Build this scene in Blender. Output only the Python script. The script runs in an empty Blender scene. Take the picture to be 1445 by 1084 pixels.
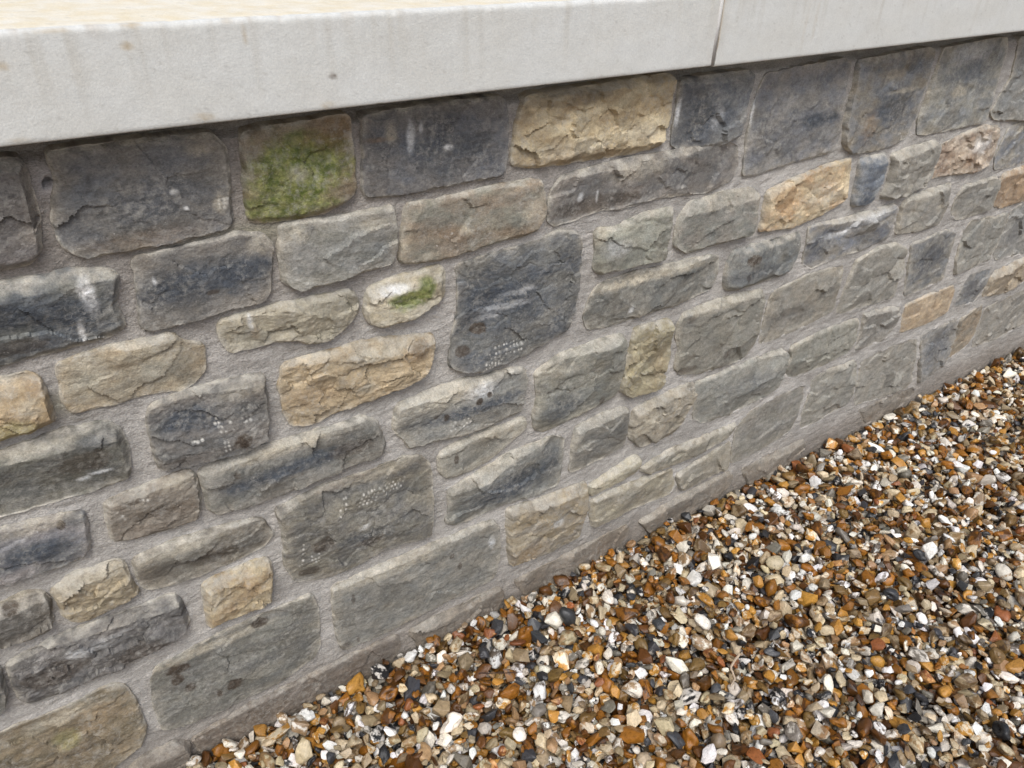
import bpy, bmesh, math, random
import numpy as np
from mathutils import Matrix, Vector

scene = bpy.context.scene
col = scene.collection
rng = np.random.default_rng(7)
random.seed(7)

# ------------------------------------------------------------------ camera, sky, sun, exposure
CAM = Vector((0.0, -1.0731, 1.45))
cam_data = bpy.data.cameras.new('camera')
cam_data.sensor_fit = 'HORIZONTAL'; cam_data.sensor_width = 36.0; cam_data.lens = 27.056
cam_data.clip_start = 0.01; cam_data.clip_end = 500.0
cam = bpy.data.objects.new('camera', cam_data); col.objects.link(cam)
RM = ((0.834099, 0.278106, -0.476377), (-0.551027, 0.459937, -0.696295), (0.02546, 0.843276, 0.536877))
cam.matrix_world = Matrix.Translation(CAM) @ Matrix(RM).to_4x4()
scene.camera = cam

SUN_EL, SUN_AZ = 55.0, 208.0     # degrees; azimuth clockwise from +Y: the light comes from in front of the wall
world = bpy.data.worlds.new('World'); scene.world = world; world.use_nodes = True
wn = world.node_tree.nodes; wl = world.node_tree.links; wn.clear()
w_out = wn.new('ShaderNodeOutputWorld'); w_bg = wn.new('ShaderNodeBackground')
w_sky = wn.new('ShaderNodeTexSky'); w_sky.sky_type = 'NISHITA'; w_sky.sun_disc = False
w_sky.sun_elevation = math.radians(SUN_EL); w_sky.sun_rotation = math.radians(SUN_AZ)
w_sky.air_density = 1.0; w_sky.dust_density = 4.0; w_sky.ozone_density = 1.0
w_hs = wn.new('ShaderNodeHueSaturation'); w_hs.inputs['Saturation'].default_value = 0.95   # even cloud cover
wl.new(w_sky.outputs[0], w_hs.inputs['Color']); wl.new(w_hs.outputs[0], w_bg.inputs['Color'])
w_bg.inputs['Strength'].default_value = 0.115
wl.new(w_bg.outputs[0], w_out.inputs['Surface'])

sd = bpy.data.lights.new('sun', 'SUN'); sd.energy = 1.5; sd.angle = math.radians(28); sd.color = (0.95, 0.985, 1.0)
sun = bpy.data.objects.new('sun', sd); col.objects.link(sun)
az, el = math.radians(SUN_AZ), math.radians(SUN_EL)
sdir = Vector((math.sin(az)*math.cos(el), math.cos(az)*math.cos(el), math.sin(el)))
sun.rotation_euler = sdir.to_track_quat('Z', 'Y').to_euler()
sun.location = (0.5, -4, 6)

scene.view_settings.view_transform = 'Standard'; scene.view_settings.look = 'None'
scene.view_settings.exposure = 0.50; scene.view_settings.gamma = 1.0
scene.view_settings.use_curve_mapping = False

# each stone: outline on the wall plane in millimetres (x along the wall, z up), base and second colour, roughness of the split face, flatness, marks, tool-mark dots
STONES = [
 ([(-30,1172),(22,1171),(21,1149),(21,1127),(21,1105),(13,1070),(6,1056),(-4,1049),(-27,1048),(-67,1051)],(98,92,88),(112,104,96),1.0,0,[],[]),
 ([(54,1175),(93,1176),(164,1176),(242,1173),(255,1152),(253,1119),(248,1079),(248,1057),(236,1047),(171,1043),(97,1042),(59,1045),(41,1057),(39,1093),(45,1123),(54,1138),(54,1157)],(100,98,96),(108,102,94),1.0,1,[('pale',236,1086,9,14,0.7),('pale',222,1158,18,8,0.6),('rust',138,1055,79,13,0.35),('blue',131,1100,93,37,0.35),('white',181,1110,5,4,0.6),('white',191,1086,4,3,0.7)],[(235,1090,3,3,5.6,0.0,-0.0,-5.9)]),
 ([(283,1169),(337,1173),(370,1174),(433,1176),(434,1142),(434,1109),(432,1072),(417,1059),(385,1045),(334,1045),(291,1048),(275,1053),(274,1076),(279,1129)],(142,124,96),(118,96,66),1.0,0,[('moss',355,1118,78,46,0.95),('moss',328,1071,72,29,0.85),('rust',407,1156,42,26,0.8),('pale',349,1109,18,12,0.5)],[]),
 ([(458,1160),(458,1172),(497,1174),(579,1177),(681,1176),(699,1173),(704,1134),(703,1084),(694,1053),(620,1055),(519,1052),(456,1057),(450,1067),(454,1119)],(86,86,88),(102,97,93),1.0,1,[('white',529,1136,7,21,0.6),('white',547,1149,4,9,0.5),('pale',498,1147,10,16,0.6),('rust',478,1139,25,4,0.6),('blue',603,1110,76,33,0.5),('white',594,1114,8,4,0.6)],[]),
 ([(740,1171),(807,1174),(943,1178),(1042,1182),(1066,1174),(1062,1140),(1059,1100),(1053,1059),(984,1053),(908,1055),(794,1057),(754,1061),(719,1069),(720,1095),(726,1137)],(192,172,132),(168,142,98),1.6,0,[('dark',821,1164,88,11,0.35),('pale',828,1080,76,17,0.6),('pale',988,1091,51,18,0.5),('rust',783,1072,59,10,0.5)],[]),
 ([(1084,1165),(1152,1169),(1267,1171),(1283,1158),(1278,1105),(1268,1048),(1222,1038),(1151,1043),(1103,1047),(1083,1056),(1086,1086),(1088,1125)],(96,97,99),(118,116,112),1.0,0,[('white',1192,1094,13,21,0.7),('blue',1170,1090,67,40,0.6),('white',1087,1112,5,25,0.7)],[]),
 ([(1320,1158),(1430,1165),(1564,1169),(1587,1162),(1583,1130),(1593,1062),(1608,1002),(1586,973),(1484,969),(1415,965),(1349,958),(1310,963),(1302,1011),(1299,1073),(1307,1132)],(114,113,114),(126,120,112),1.0,1,[('blue',1502,1053,37,17,1.0),('blue',1555,1054,24,13,0.8),('white',1297,1097,6,30,0.7),('blue',1440,1030,113,44,0.4)],[]),
 ([(1614,1163),(1756,1167),(1870,1171),(1901,1166),(1907,1103),(1905,1058),(1901,1005),(1884,969),(1835,955),(1748,954),(1678,959),(1639,982),(1621,1040),(1620,1100)],(112,112,112),(126,116,100),1.0,1,[('blue',1799,1052,96,40,0.8),('rust',1710,1013,26,40,0.7),('pale',1810,1086,69,5,0.6)],[]),
 ([(1942,1166),(2153,1174),(2218,1172),(2238,1144),(2240,1087),(2250,1015),(2248,977),(2234,965),(2105,966),(1976,967),(1936,973),(1924,1006),(1929,1059),(1934,1123)],(122,121,117),(138,132,118),1.0,1,[('blue',2099,1107,96,35,0.7),('pale',2064,1059,38,13,0.8),('white',2072,1150,94,22,0.4)],[]),
 ([(2282,1169),(2570,1176),(2763,953),(2458,946),(2293,968),(2270,985),(2286,1029),(2313,1068),(2300,1126)],(124,121,114),(124,121,114),1.0,0,[],[]),
 ([(-74,1029),(-41,1027),(-3,1024),(33,1026),(73,1020),(88,1012),(86,995),(77,976),(79,957),(81,935),(56,928),(21,925),(-22,924),(-71,922),(-106,922)],(84,87,90),(106,105,98),1.0,0,[('blue',-32,989,62,25,1.0),('white',48,994,10,24,1.0),('white',30,946,4,20,0.8),('blue',17,976,49,20,0.8),('dark',-49,943,47,12,0.5)],[]),
 ([(115,1025),(152,1028),(210,1030),(247,1036),(287,1027),(297,1010),(285,942),(275,928),(216,927),(147,922),(113,922),(104,927),(112,977)],(108,104,99),(116,109,100),1.0,1,[('blue',198,979,106,28,1.0),('blue',258,982,50,15,0.8),('white',132,991,3,6,0.7),('pale',279,1016,16,13,0.5),('dark',204,959,10,4,0.7)],[]),
 ([(316,1034),(353,1035),(384,1030),(434,1030),(493,1032),(497,1012),(495,973),(483,942),(422,936),(353,931),(332,930),(310,949),(309,992)],(114,110,98),(132,128,120),1.0,0,[('pale',338,1021,25,13,0.6),('blue',357,1022,11,9,0.5),('pale',462,1014,35,9,0.5)],[]),
 ([(520,1030),(584,1029),(673,1034),(754,1033),(779,1028),(786,973),(767,941),(738,937),(711,940),(659,936),(581,929),(537,932),(502,941),(510,983)],(128,123,106),(132,116,96),1.0,1,[('rust',600,970,93,17,0.5),('rust',736,949,44,13,0.6),('pale',625,971,11,9,0.9),('pale',758,978,21,26,0.4),('pale',546,941,12,8,0.8),('pale',509,963,6,10,0.8)],[]),
 ([(807,1011),(827,1028),(892,1036),(994,1040),(1085,1037),(1174,1040),(1241,1035),(1273,1022),(1282,983),(1271,957),(1208,943),(1116,951),(1047,954),(974,948),(916,956),(864,947),(814,944),(799,958),(802,990)],(106,102,97),(118,110,102),1.0,0,[('dark',903,966,115,16,0.6),('pale',999,1018,69,21,0.4),('white',869,986,6,9,0.7),('white',911,982,3,11,0.7)],[]),
 ([(1402,910),(1494,926),(1594,939),(1680,942),(1693,891),(1697,843),(1617,820),(1507,808),(1401,820),(1402,886)],(200,176,134),(176,136,84),1.4,0,[('rust',1462,894,70,26,0.8),('pale',1594,872,76,30,0.6)],[]),
 ([(1720,936),(1770,936),(1816,935),(1825,897),(1826,852),(1812,820),(1767,816),(1737,820),(1730,850),(1727,894)],(94,101,110),(118,120,122),1.0,0,[('blue',1784,823,39,18,0.8)],[]),
 ([(1853,930),(1942,937),(2029,939),(2056,926),(2060,885),(2050,849),(2029,821),(1958,812),(1890,812),(1854,824),(1867,858),(1865,900)],(148,144,132),(124,120,108),1.4,0,[],[]),
 ([(2070,924),(2162,942),(2253,952),(2335,939),(2355,915),(2364,868),(2354,834),(2286,823),(2147,838),(2066,839),(2059,863),(2063,896)],(190,172,146),(138,114,90),2.2,0,[('rust',2215,869,102,37,0.8),('white',2265,901,49,25,0.5)],[]),
 ([(2404,931),(2466,935),(2782,931),(2898,797),(2554,816),(2478,810),(2403,816),(2383,852),(2391,895)],(118,119,122),(134,126,112),1.0,0,[],[]),
 ([(1980,799),(2066,802),(2181,803),(2197,740),(2180,691),(2074,688),(1975,701),(1964,780)],(146,138,122),(126,121,112),1.0,0,[],[]),
 ([(2257,783),(2428,785),(2454,771),(2472,710),(2449,685),(2351,681),(2281,685),(2242,713),(2241,751)],(136,130,117),(120,115,106),1.0,0,[],[]),
 ([(2465,788),(2570,794),(2905,789),(3008,671),(2658,676),(2531,677),(2486,690),(2462,735)],(164,130,90),(140,112,82),1.0,0,[],[]),
 ([(-113,899),(-78,898),(-44,897),(-35,886),(-35,855),(-36,822),(-72,814),(-102,814),(-139,814)],(184,156,114),(160,132,88),1.5,0,[('moss',-86,827,32,20,0.45),('pale',-57,857,16,13,0.6),('rust',-46,882,10,13,0.6)],[]),
 ([(-8,900),(36,906),(91,907),(136,905),(148,890),(174,876),(172,846),(169,835),(156,826),(137,815),(99,824),(46,823),(-9,825),(-16,848)],(156,144,120),(140,124,98),1.0,0,[('pale',22,894,26,11,0.5)],[]),
 ([(208,908),(247,909),(298,911),(367,908),(413,906),(422,887),(417,864),(380,843),(355,834),(329,839),(320,849),(274,855),(238,856),(215,856),(207,873),(204,892)],(166,156,128),(140,132,108),1.6,0,[('pale',268,911,52,12,0.5),('rust',253,879,8,12,0.5),('white',249,898,4,12,0.7)],[]),
 ([(446,903),(489,911),(543,911),(573,915),(582,906),(580,862),(552,846),(521,832),(466,830),(445,841),(436,862),(440,889)],(182,174,148),(166,152,116),1.3,0,[('moss',510,874,36,18,1.0),('moss',543,886,18,18,0.9),('white',478,897,30,9,0.8)],[]),
 ([(609,906),(684,912),(739,913),(786,918),(825,927),(867,916),(880,886),(879,822),(873,756),(856,721),(780,694),(735,685),(660,681),(618,692),(590,714),(596,753),(612,821),(613,869)],(90,91,92),(110,107,100),1.0,0,[('blue',702,819,90,49,1.0),('white',705,808,66,7,0.3),('white',672,794,30,6,0.25),('white',741,831,40,6,0.25),('dark',649,775,18,13,0.9),('dark',618,739,17,12,0.8),('blue',656,845,26,14,0.7)],[(672,731,9,3,9.0,0.0,0.0,-10.8),(660,700,6,2,7.5,-0.0,0.0,-7.8)]),
 ([(915,912),(965,908),(1032,922),(1091,923),(1110,921),(1109,875),(1107,832),(1104,815),(1018,820),(934,821),(918,834),(920,871)],(120,115,99),(132,130,116),1.0,0,[('pale',927,898,14,17,0.7),('white',966,869,32,18,0.3)],[]),
 ([(1161,923),(1263,930),(1343,925),(1365,910),(1364,852),(1353,818),(1241,817),(1171,815),(1134,839),(1130,878),(1143,905)],(130,122,109),(120,118,108),1.0,0,[],[]),
 ([(943,795),(1021,799),(1130,793),(1236,791),(1273,783),(1282,739),(1266,707),(1149,693),(1036,695),(960,694),(918,702),(904,730),(916,770)],(103,101,93),(120,114,102),1.0,0,[('pale',1034,784,131,11,0.9),('pale',1187,782,37,10,0.8),('white',1024,718,8,7,0.7)],[]),
 ([(1329,785),(1438,783),(1551,784),(1555,727),(1532,685),(1436,683),(1368,683),(1323,692),(1311,713),(1314,764)],(114,111,102),(106,108,106),1.0,0,[('dark',1387,754,21,14,1.0),('dark',1376,715,9,11,0.8),('blue',1394,718,115,14,0.6)],[]),
 ([(1585,792),(1737,787),(1926,789),(1937,746),(1936,697),(1846,683),(1729,686),(1632,676),(1594,698),(1594,744)],(112,114,119),(130,124,114),1.0,0,[('white',1694,752,80,9,0.9),('blue',1645,738,58,33,0.7),('white',1814,774,79,11,0.6)],[]),
 ([(2381,658),(2591,644),(2610,551),(2588,494),(2498,492),(2389,485),(2367,542),(2353,634)],(136,131,119),(124,121,112),1.0,0,[],[]),
 ([(2615,647),(2669,660),(3027,648),(3200,448),(2813,467),(2644,482),(2607,505),(2608,566),(2614,612)],(128,125,118),(128,125,118),1.0,0,[('blue',2699,560,50,54,0.5)],[]),
 ([(2080,645),(2246,657),(2311,629),(2318,553),(2327,485),(2187,474),(2132,476),(2100,574)],(98,100,101),(132,126,114),1.0,1,[('blue',2206,579,89,55,0.9)],[]),
 ([(1826,653),(1919,672),(1992,667),(2052,640),(2065,588),(2070,489),(1987,491),(1838,498),(1800,508),(1809,570),(1817,616)],(136,130,117),(122,118,108),1.0,0,[],[]),
 ([(1505,640),(1626,654),(1770,651),(1776,591),(1784,519),(1680,504),(1564,496),(1495,499),(1493,561),(1497,615)],(140,131,114),(122,117,106),1.0,0,[('blue',1585,556,78,32,0.4)],[]),
 ([(1199,661),(1276,666),(1360,666),(1451,659),(1469,632),(1473,566),(1471,502),(1438,468),(1288,476),(1215,497),(1195,519),(1200,566),(1182,609),(1183,640)],(128,122,108),(118,114,102),1.0,0,[('dark',1362,508,14,10,0.6),('dark',1216,642,13,11,0.5),('pale',1316,656,112,13,0.6),('dark',1234,499,39,10,0.6)],[]),
 ([(1051,662),(1149,658),(1165,630),(1166,569),(1154,497),(1125,483),(1053,488),(1026,517),(1024,558),(1043,606)],(156,144,110),(140,126,92),1.5,0,[('rust',1132,558,29,45,0.4)],[]),
 ([(788,631),(812,643),(850,658),(922,661),(1005,661),(1021,646),(1021,583),(1015,524),(999,503),(896,486),(819,479),(794,494),(787,526),(800,571)],(116,113,102),(128,123,108),1.0,0,[('blue',853,530,64,33,0.7),('pale',845,629,62,17,0.5),('dark',970,505,8,11,0.6)],[]),
 ([(481,661),(554,670),(609,671),(673,664),(722,662),(756,654),(766,624),(755,597),(755,561),(741,554),(638,544),(555,556),(503,559),(490,583),(470,617),(476,640)],(128,124,114),(140,134,122),1.0,0,[('blue',633,607,137,13,1.0),('pale',579,651,87,19,0.8),('white',649,643,39,16,0.6),('dark',646,623,8,7,0.9),('dark',669,632,6,7,0.9),('dark',575,607,6,7,0.8),('dark',555,614,6,5,0.7)],[(593,593,5,3,8.9,0.0,-4.5,-8.4)]),
 ([(565,519),(607,527),(685,532),(763,531),(768,508),(727,485),(675,459),(624,449),(581,453),(565,473),(560,498)],(148,141,125),(138,131,116),1.0,1,[('dark',598,495,6,14,0.8)],[]),
 ([(582,417),(648,430),(723,451),(792,450),(845,452),(871,434),(872,368),(867,313),(799,309),(710,322),(629,315),(594,320),(575,335),(586,373)],(128,125,115),(118,114,104),1.0,0,[('blue',731,369,102,40,1.0),('blue',833,394,32,52,0.6),('pale',693,443,66,15,0.4)],[]),
 ([(909,453),(987,461),(1033,460),(1059,447),(1061,383),(1055,346),(996,334),(927,329),(902,331),(900,395)],(118,114,105),(132,126,114),1.0,0,[],[]),
 ([(1079,440),(1163,449),(1234,453),(1270,451),(1270,406),(1246,357),(1218,323),(1174,316),(1115,322),(1078,360),(1072,402)],(150,139,114),(128,120,102),1.5,0,[('pale',1137,398,42,21,0.6)],[]),
 ([(1281,446),(1384,450),(1469,453),(1590,450),(1619,431),(1623,374),(1614,329),(1579,313),(1435,301),(1335,310),(1297,336),(1282,393)],(126,124,113),(118,116,108),1.0,0,[('blue',1488,384,101,30,0.5)],[]),
 ([(1631,445),(1738,458),(1826,460),(1915,454),(1925,391),(1910,348),(1811,338),(1703,337),(1652,346),(1635,381),(1643,410)],(130,127,113),(120,118,106),1.0,0,[],[]),
 ([(1943,464),(2019,458),(2121,441),(2134,380),(2097,337),(1950,341),(1955,399)],(124,120,112),(124,120,112),1.0,0,[],[]),
 ([(2157,434),(2256,443),(2409,439),(2432,414),(2429,344),(2317,330),(2176,339),(2159,395)],(184,156,118),(160,132,96),1.0,1,[],[]),
 ([(2488,455),(2631,450),(2625,388),(2597,337),(2468,354),(2475,403)],(104,107,109),(122,120,116),1.0,0,[('blue',2549,398,63,33,0.8)],[]),
 ([(2668,434),(2831,442),(3215,432),(3320,310),(2909,336),(2821,319),(2638,348),(2640,405)],(164,143,113),(146,128,104),1.0,0,[],[]),
 ([(1479,236),(1520,270),(1594,282),(1739,287),(1750,237),(1746,176),(1731,135),(1644,118),(1535,110),(1491,113),(1481,152)],(122,117,104),(116,112,104),1.0,1,[],[]),
 ([(1780,295),(1855,307),(1971,300),(1993,256),(2007,174),(1998,138),(1889,124),(1786,118),(1774,161),(1778,240)],(128,124,113),(128,124,113),1.0,0,[],[]),
 ([(2013,283),(2119,290),(2251,287),(2301,273),(2338,187),(2358,104),(2337,83),(2195,91),(2055,113),(2030,153),(2022,221)],(124,119,108),(132,127,116),1.0,0,[],[]),
 ([(2323,282),(2407,290),(2518,292),(2553,233),(2561,162),(2544,101),(2464,92),(2406,82),(2367,179)],(118,119,119),(128,122,112),1.0,0,[('blue',2454,207,76,67,0.8)],[]),
 ([(2546,287),(2665,306),(2693,250),(2692,180),(2659,147),(2585,129),(2554,144),(2567,196)],(152,129,98),(132,118,98),1.0,0,[],[]),
 ([(2703,283),(2942,292),(3336,292),(3511,90),(3064,127),(2897,113),(2720,129),(2703,191)],(130,124,113),(130,124,113),1.0,0,[],[]),
 ([(-146,790),(-109,790),(-28,798),(28,791),(36,778),(40,748),(35,702),(27,690),(-38,689),(-137,693),(-175,695)],(93,90,82),(106,102,90),1.0,0,[('dark',-16,744,36,20,0.5),('blue',6,774,27,12,0.6),('white',-4,716,16,3,0.8),('white',-24,711,9,3,0.8),('pale',-59,787,51,6,0.4)],[]),
 ([(89,800),(138,809),(198,806),(253,800),(252,755),(241,684),(189,677),(129,682),(77,688),(77,718),(79,779)],(92,92,90),(112,106,98),1.3,0,[('blue',127,767,40,23,1.0),('dark',202,701,15,12,1.0),('blue',166,746,21,13,0.8),('pale',216,788,42,13,0.4),('dark',135,696,62,11,0.4)],[(167,753,2,4,5.2,0.0,2.1,-7.9),(190,751,1,4,6.3,0.0,-0.0,-8.0),(209,744,3,2,5.4,0.0,-0.0,-8.1),(174,709,2,3,5.3,-0.0,-0.0,-6.8),(128,727,4,1,5.1,0.0,-0.0,-6.6)]),
 ([(290,805),(342,808),(414,809),(500,798),(554,788),(559,771),(548,736),(524,711),(457,696),(364,691),(318,683),(290,692),(280,717),(278,772)],(172,148,110),(148,126,92),1.7,0,[('rust',326,738,47,22,0.5),('pale',432,788,63,11,0.7),('rust',511,764,27,20,0.6),('pale',420,727,20,12,0.8),('dark',525,774,19,14,0.4)],[]),
 ([(131,658),(162,665),(208,665),(308,663),(412,660),(436,643),(449,589),(443,572),(369,566),(278,560),(191,558),(145,566),(133,576),(132,603)],(108,104,94),(120,114,104),1.0,0,[('blue',285,613,120,15,1.0),('pale',266,655,105,10,0.8),('blue',180,604,22,12,0.8),('dark',183,636,5,9,0.8),('dark',390,609,46,16,0.5)],[]),
 ([(-7,655),(26,660),(114,667),(121,657),(118,597),(108,571),(61,569),(1,578),(-14,584),(-13,614)],(108,96,80),(126,116,100),1.3,0,[('pale',95,656,31,11,0.5),('dark',54,616,36,11,0.6)],[(37,645,4,1,4.9,-0.0,-0.0,-6.9),(8,628,1,2,4.8,0.0,-0.0,-6.9)]),
 ([(-183,669),(-144,667),(-84,661),(-42,653),(-44,622),(-50,583),(-68,573),(-120,575),(-171,577),(-210,579)],(92,91,90),(124,118,116),1.0,0,[('dark',-72,647,6,8,1.0),('blue',-105,615,49,16,1.0),('blue',-144,607,26,13,0.8),('pale',-103,656,52,10,0.5)],[]),
 ([(4,530),(70,537),(127,532),(194,524),(211,513),(220,477),(208,460),(165,453),(100,449),(52,451),(12,459),(4,478)],(104,97,86),(116,108,94),1.0,0,[('dark',118,482,45,19,0.4),('pale',68,525,63,8,0.6)],[]),
 ([(238,528),(311,539),(414,535),(486,539),(520,529),(539,502),(544,414),(533,322),(432,337),(388,327),(318,321),(253,342),(237,392),(245,477)],(122,114,97),(98,94,88),1.0,0,[('blue',400,399,83,19,0.6),('dark',308,412,23,18,0.7),('dark',399,381,28,11,0.6),('dark',277,355,23,11,0.7),('pale',439,526,82,14,0.5),('rust',369,536,65,10,0.3),('white',392,421,14,5,0.5)],[(359,499,2,4,6.6,0.0,-3.9,-10.3),(398,495,5,4,8.1,-0.0,-4.0,-8.6),(444,493,6,3,8.3,0.0,-4.2,-8.7),(272,433,2,6,6.3,0.0,-2.5,-10.6),(285,393,3,3,6.4,0.0,-0.0,-9.1)]),
 ([(318,285),(385,287),(518,288),(629,285),(692,280),(706,246),(706,158),(693,105),(585,101),(461,95),(359,97),(321,102),(313,145),(313,210)],(122,117,106),(130,124,112),1.0,1,[('pale',453,273,134,14,0.6),('white',685,224,9,17,0.6),('dark',582,237,6,6,0.7),('dark',601,197,5,11,0.7),('dark',353,238,4,16,0.6),('dark',354,114,4,11,0.6),('dark',325,111,14,11,0.5)],[]),
 ([(-114,527),(-86,542),(-19,540),(-11,526),(-11,495),(-6,461),(-40,452),(-85,445),(-113,469),(-110,500)],(164,145,112),(142,124,94),2.2,0,[('pale',-49,529,48,10,0.8)],[]),
 ([(93,422),(148,430),(203,428),(209,405),(196,322),(148,323),(85,325),(88,361)],(174,153,114),(144,118,78),2,0,[('rust',165,399,24,21,0.8),('pale',101,387,14,28,0.5),('rust',128,358,7,9,0.7)],[]),
 ([(-205,416),(-131,432),(-60,429),(-8,426),(42,426),(50,409),(54,352),(36,334),(-8,322),(-55,316),(-132,315),(-200,318),(-210,338),(-209,377)],(82,80,78),(104,100,96),2,0,[('white',-115,387,18,16,0.6),('dark',-152,363,48,23,0.6),('white',-72,388,30,13,0.4),('dark',-27,340,42,21,0.5)],[]),
 ([(-221,541),(-182,538),(-143,538),(-128,530),(-125,513),(-131,469),(-147,458),(-204,459),(-245,462)],(94,87,77),(94,87,77),1.0,0,[('dark',-171,528,12,11,0.8),('pale',-162,542,26,6,0.6)],[]),
 ([(-255,431),(-221,420),(-221,395),(-229,347),(-242,330),(-284,334)],(100,97,90),(100,97,90),1.0,0,[],[]),
 ([(-301,279),(-257,276),(-173,270),(-86,277),(-74,267),(-66,223),(-64,142),(-79,102),(-133,78),(-226,82),(-355,98)],(142,123,93),(118,104,78),1.0,0,[('moss',-178,201,22,22,0.4),('pale',-159,255,80,11,0.7),('rust',-135,216,51,37,0.4),('dark',-163,152,73,27,0.4)],[]),
 ([(-17,271),(53,282),(124,288),(223,292),(272,290),(280,249),(271,140),(256,117),(189,93),(92,93),(0,99),(-37,111),(-36,179),(-30,236)],(116,111,98),(108,104,96),1.0,1,[('dark',15,247,20,15,1.0),('dark',10,221,11,14,0.9),('dark',26,188,10,12,0.9),('dark',102,147,14,17,1.0),('dark',71,142,5,10,0.8),('pale',80,269,117,11,0.8),('dark',170,275,17,12,0.9)],[]),
 ([(731,295),(828,284),(949,275),(954,215),(945,129),(941,105),(839,110),(742,120),(731,236)],(136,127,110),(154,136,98),1.3,0,[('rust',787,142,55,32,0.6),('pale',775,189,36,22,0.5),('white',866,200,19,13,0.5)],[]),
 ([(965,263),(1027,276),(1101,295),(1122,275),(1110,244),(1047,236),(981,229),(965,236)],(152,142,118),(152,142,118),1.0,0,[],[]),
 ([(975,210),(1107,207),(1243,190),(1266,125),(1259,106),(1120,116),(988,119),(981,149)],(134,124,105),(144,134,112),1.0,0,[],[]),
 ([(1127,242),(1220,263),(1387,257),(1467,259),(1446,234),(1369,217),(1267,211),(1154,221)],(124,117,101),(124,117,101),1.0,0,[],[]),
 ([(1269,163),(1359,180),(1462,194),(1471,146),(1471,104),(1392,105),(1296,104),(1281,126)],(128,120,104),(128,120,104),1.0,0,[],[]),
 ([(-130,38),(-81,63),(-26,61),(-5,37),(-23,-12),(-71,-41)],(104,98,90),(104,98,90),1.0,0,[],[]),
 ([(5,44),(112,64),(235,64),(331,66),(441,62),(449,28),(398,-54),(197,-76),(20,-63)],(108,99,90),(108,99,90),1.0,1,[],[]),
 ([(475,56),(586,60),(710,58),(724,30),(701,-30),(507,-43)],(118,110,99),(118,110,99),1.0,0,[],[]),
 ([(760,53),(887,56),(1023,59),(1106,62),(1122,33),(1057,-30),(806,-44)],(122,113,101),(122,113,101),1.0,0,[],[]),
 ([(1156,52),(1293,75),(1485,80),(1510,51),(1451,-15),(1205,-16)],(124,116,104),(124,116,104),1.0,0,[],[]),
 ([(1548,64),(1668,69),(1813,67),(1833,38),(1758,-14),(1604,-30)],(124,117,106),(124,117,106),1.0,0,[],[]),
 ([(2087,79),(2386,66),(2411,35),(2303,-13),(2148,1)],(126,119,108),(126,119,108),1.0,0,[],[]),
]
COPING_STAINS = [(155,1297,8,6,0.9),(224,1213,15,6,0.7),(391,1246,7,4,1.2),(380,1211,9,6,0.6),(31,1286,6,5,0.9),(285,1301,2,12,0.6),(26,1210,12,4,0.5),(86,1316,17,3,0.8),(163,1318,13,3,0.8),(267,1317,8,4,0.5),(1093,1276,3,54,0.9),(1319,1253,4,47,0.25),(1346,1264,4,47,0.3)]
HOLE = (0.0426, 1.1402)
COPING_OUT, COPING_ZB, COPING_ZT, COPING_XJ = 0.0720, 1.2046, 1.3197, 1.0894
TWIGS = [('twig','short pale crooked twig lying on the gravel',[(1.0952, -0.4216, 0.004), (1.05, -0.4358, 0.008), (1.0371, -0.4625, 0.004), (1.0115, -0.4717, 0.008)],0.0032,(206,184,158)),('twig','thin dark straight twig lying on the gravel near the wall',[(0.5637, -0.1559, 0.004), (0.602, -0.1824, 0.008), (0.647, -0.2045, 0.004)],0.0014,(66,44,32))]

# ------------------------------------------------------------------ helpers
def lin(c):
    c = np.asarray(c, float)/255.0
    return np.where(c <= 0.04045, c/12.92, ((c+0.055)/1.055)**2.4)

def hsh(ix, iy, seed):
    h = (ix.astype(np.int64)*374761393 + iy.astype(np.int64)*668265263 + int(seed)*1442695041) & 0xffffffff
    h = ((h ^ (h >> 13))*1274126177) & 0xffffffff
    h = ((h ^ (h >> 15))*2246822519) & 0xffffffff
    return ((h ^ (h >> 16)) & 0xffffff)/float(0x1000000)

def pn(x, y, seed=0):                                   # gradient noise, about -1..1
    x = np.asarray(x, float); y = np.asarray(y, float)
    xi = np.floor(x); yi = np.floor(y); fx = x-xi; fy = y-yi
    def g(dx, dy):
        a = hsh(xi+dx, yi+dy, seed)*2*np.pi
        return np.cos(a)*(fx-dx)+np.sin(a)*(fy-dy)
    sx = fx*fx*fx*(fx*(fx*6-15)+10); sy = fy*fy*fy*(fy*(fy*6-15)+10)
    a = g(0, 0)*(1-sx)+g(1, 0)*sx; b = g(0, 1)*(1-sx)+g(1, 1)*sx
    return (a*(1-sy)+b*sy)*1.5

def fbm(x, y, seed=0, oct=4, gain=0.5):
    v = 0.0; a = 1.0; n = 0.0
    for i in range(oct):
        v = v+a*pn(x*2**i, y*2**i, seed+i*17); n += a; a *= gain
    return v/n

def sst(a, b, x):
    t = np.clip((x-a)/(b-a), 0, 1); return t*t*(3-2*t)

def seg_dist(P, A):                                     # distance of points P (n,2) to closed polyline A (m,2), + inside flag
    B = np.roll(A, -1, axis=0); best = np.full(len(P), 1e9); ins = np.zeros(len(P), bool)
    for a, b in zip(A, B):
        d = b-a; L = d@d+1e-15
        t = np.clip(((P-a)@d)/L, 0, 1); q = P-a-t[:, None]*d
        best = np.minimum(best, (q*q).sum(1))
        cr = (a[1] > P[:, 1]) != (b[1] > P[:, 1])
        if cr.any():
            xx = a[0]+(P[:, 1]-a[1])*(b[0]-a[0])/(b[1]-a[1]+1e-15)
            ins ^= cr & (P[:, 0] < xx)
    return np.sqrt(best), ins

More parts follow.
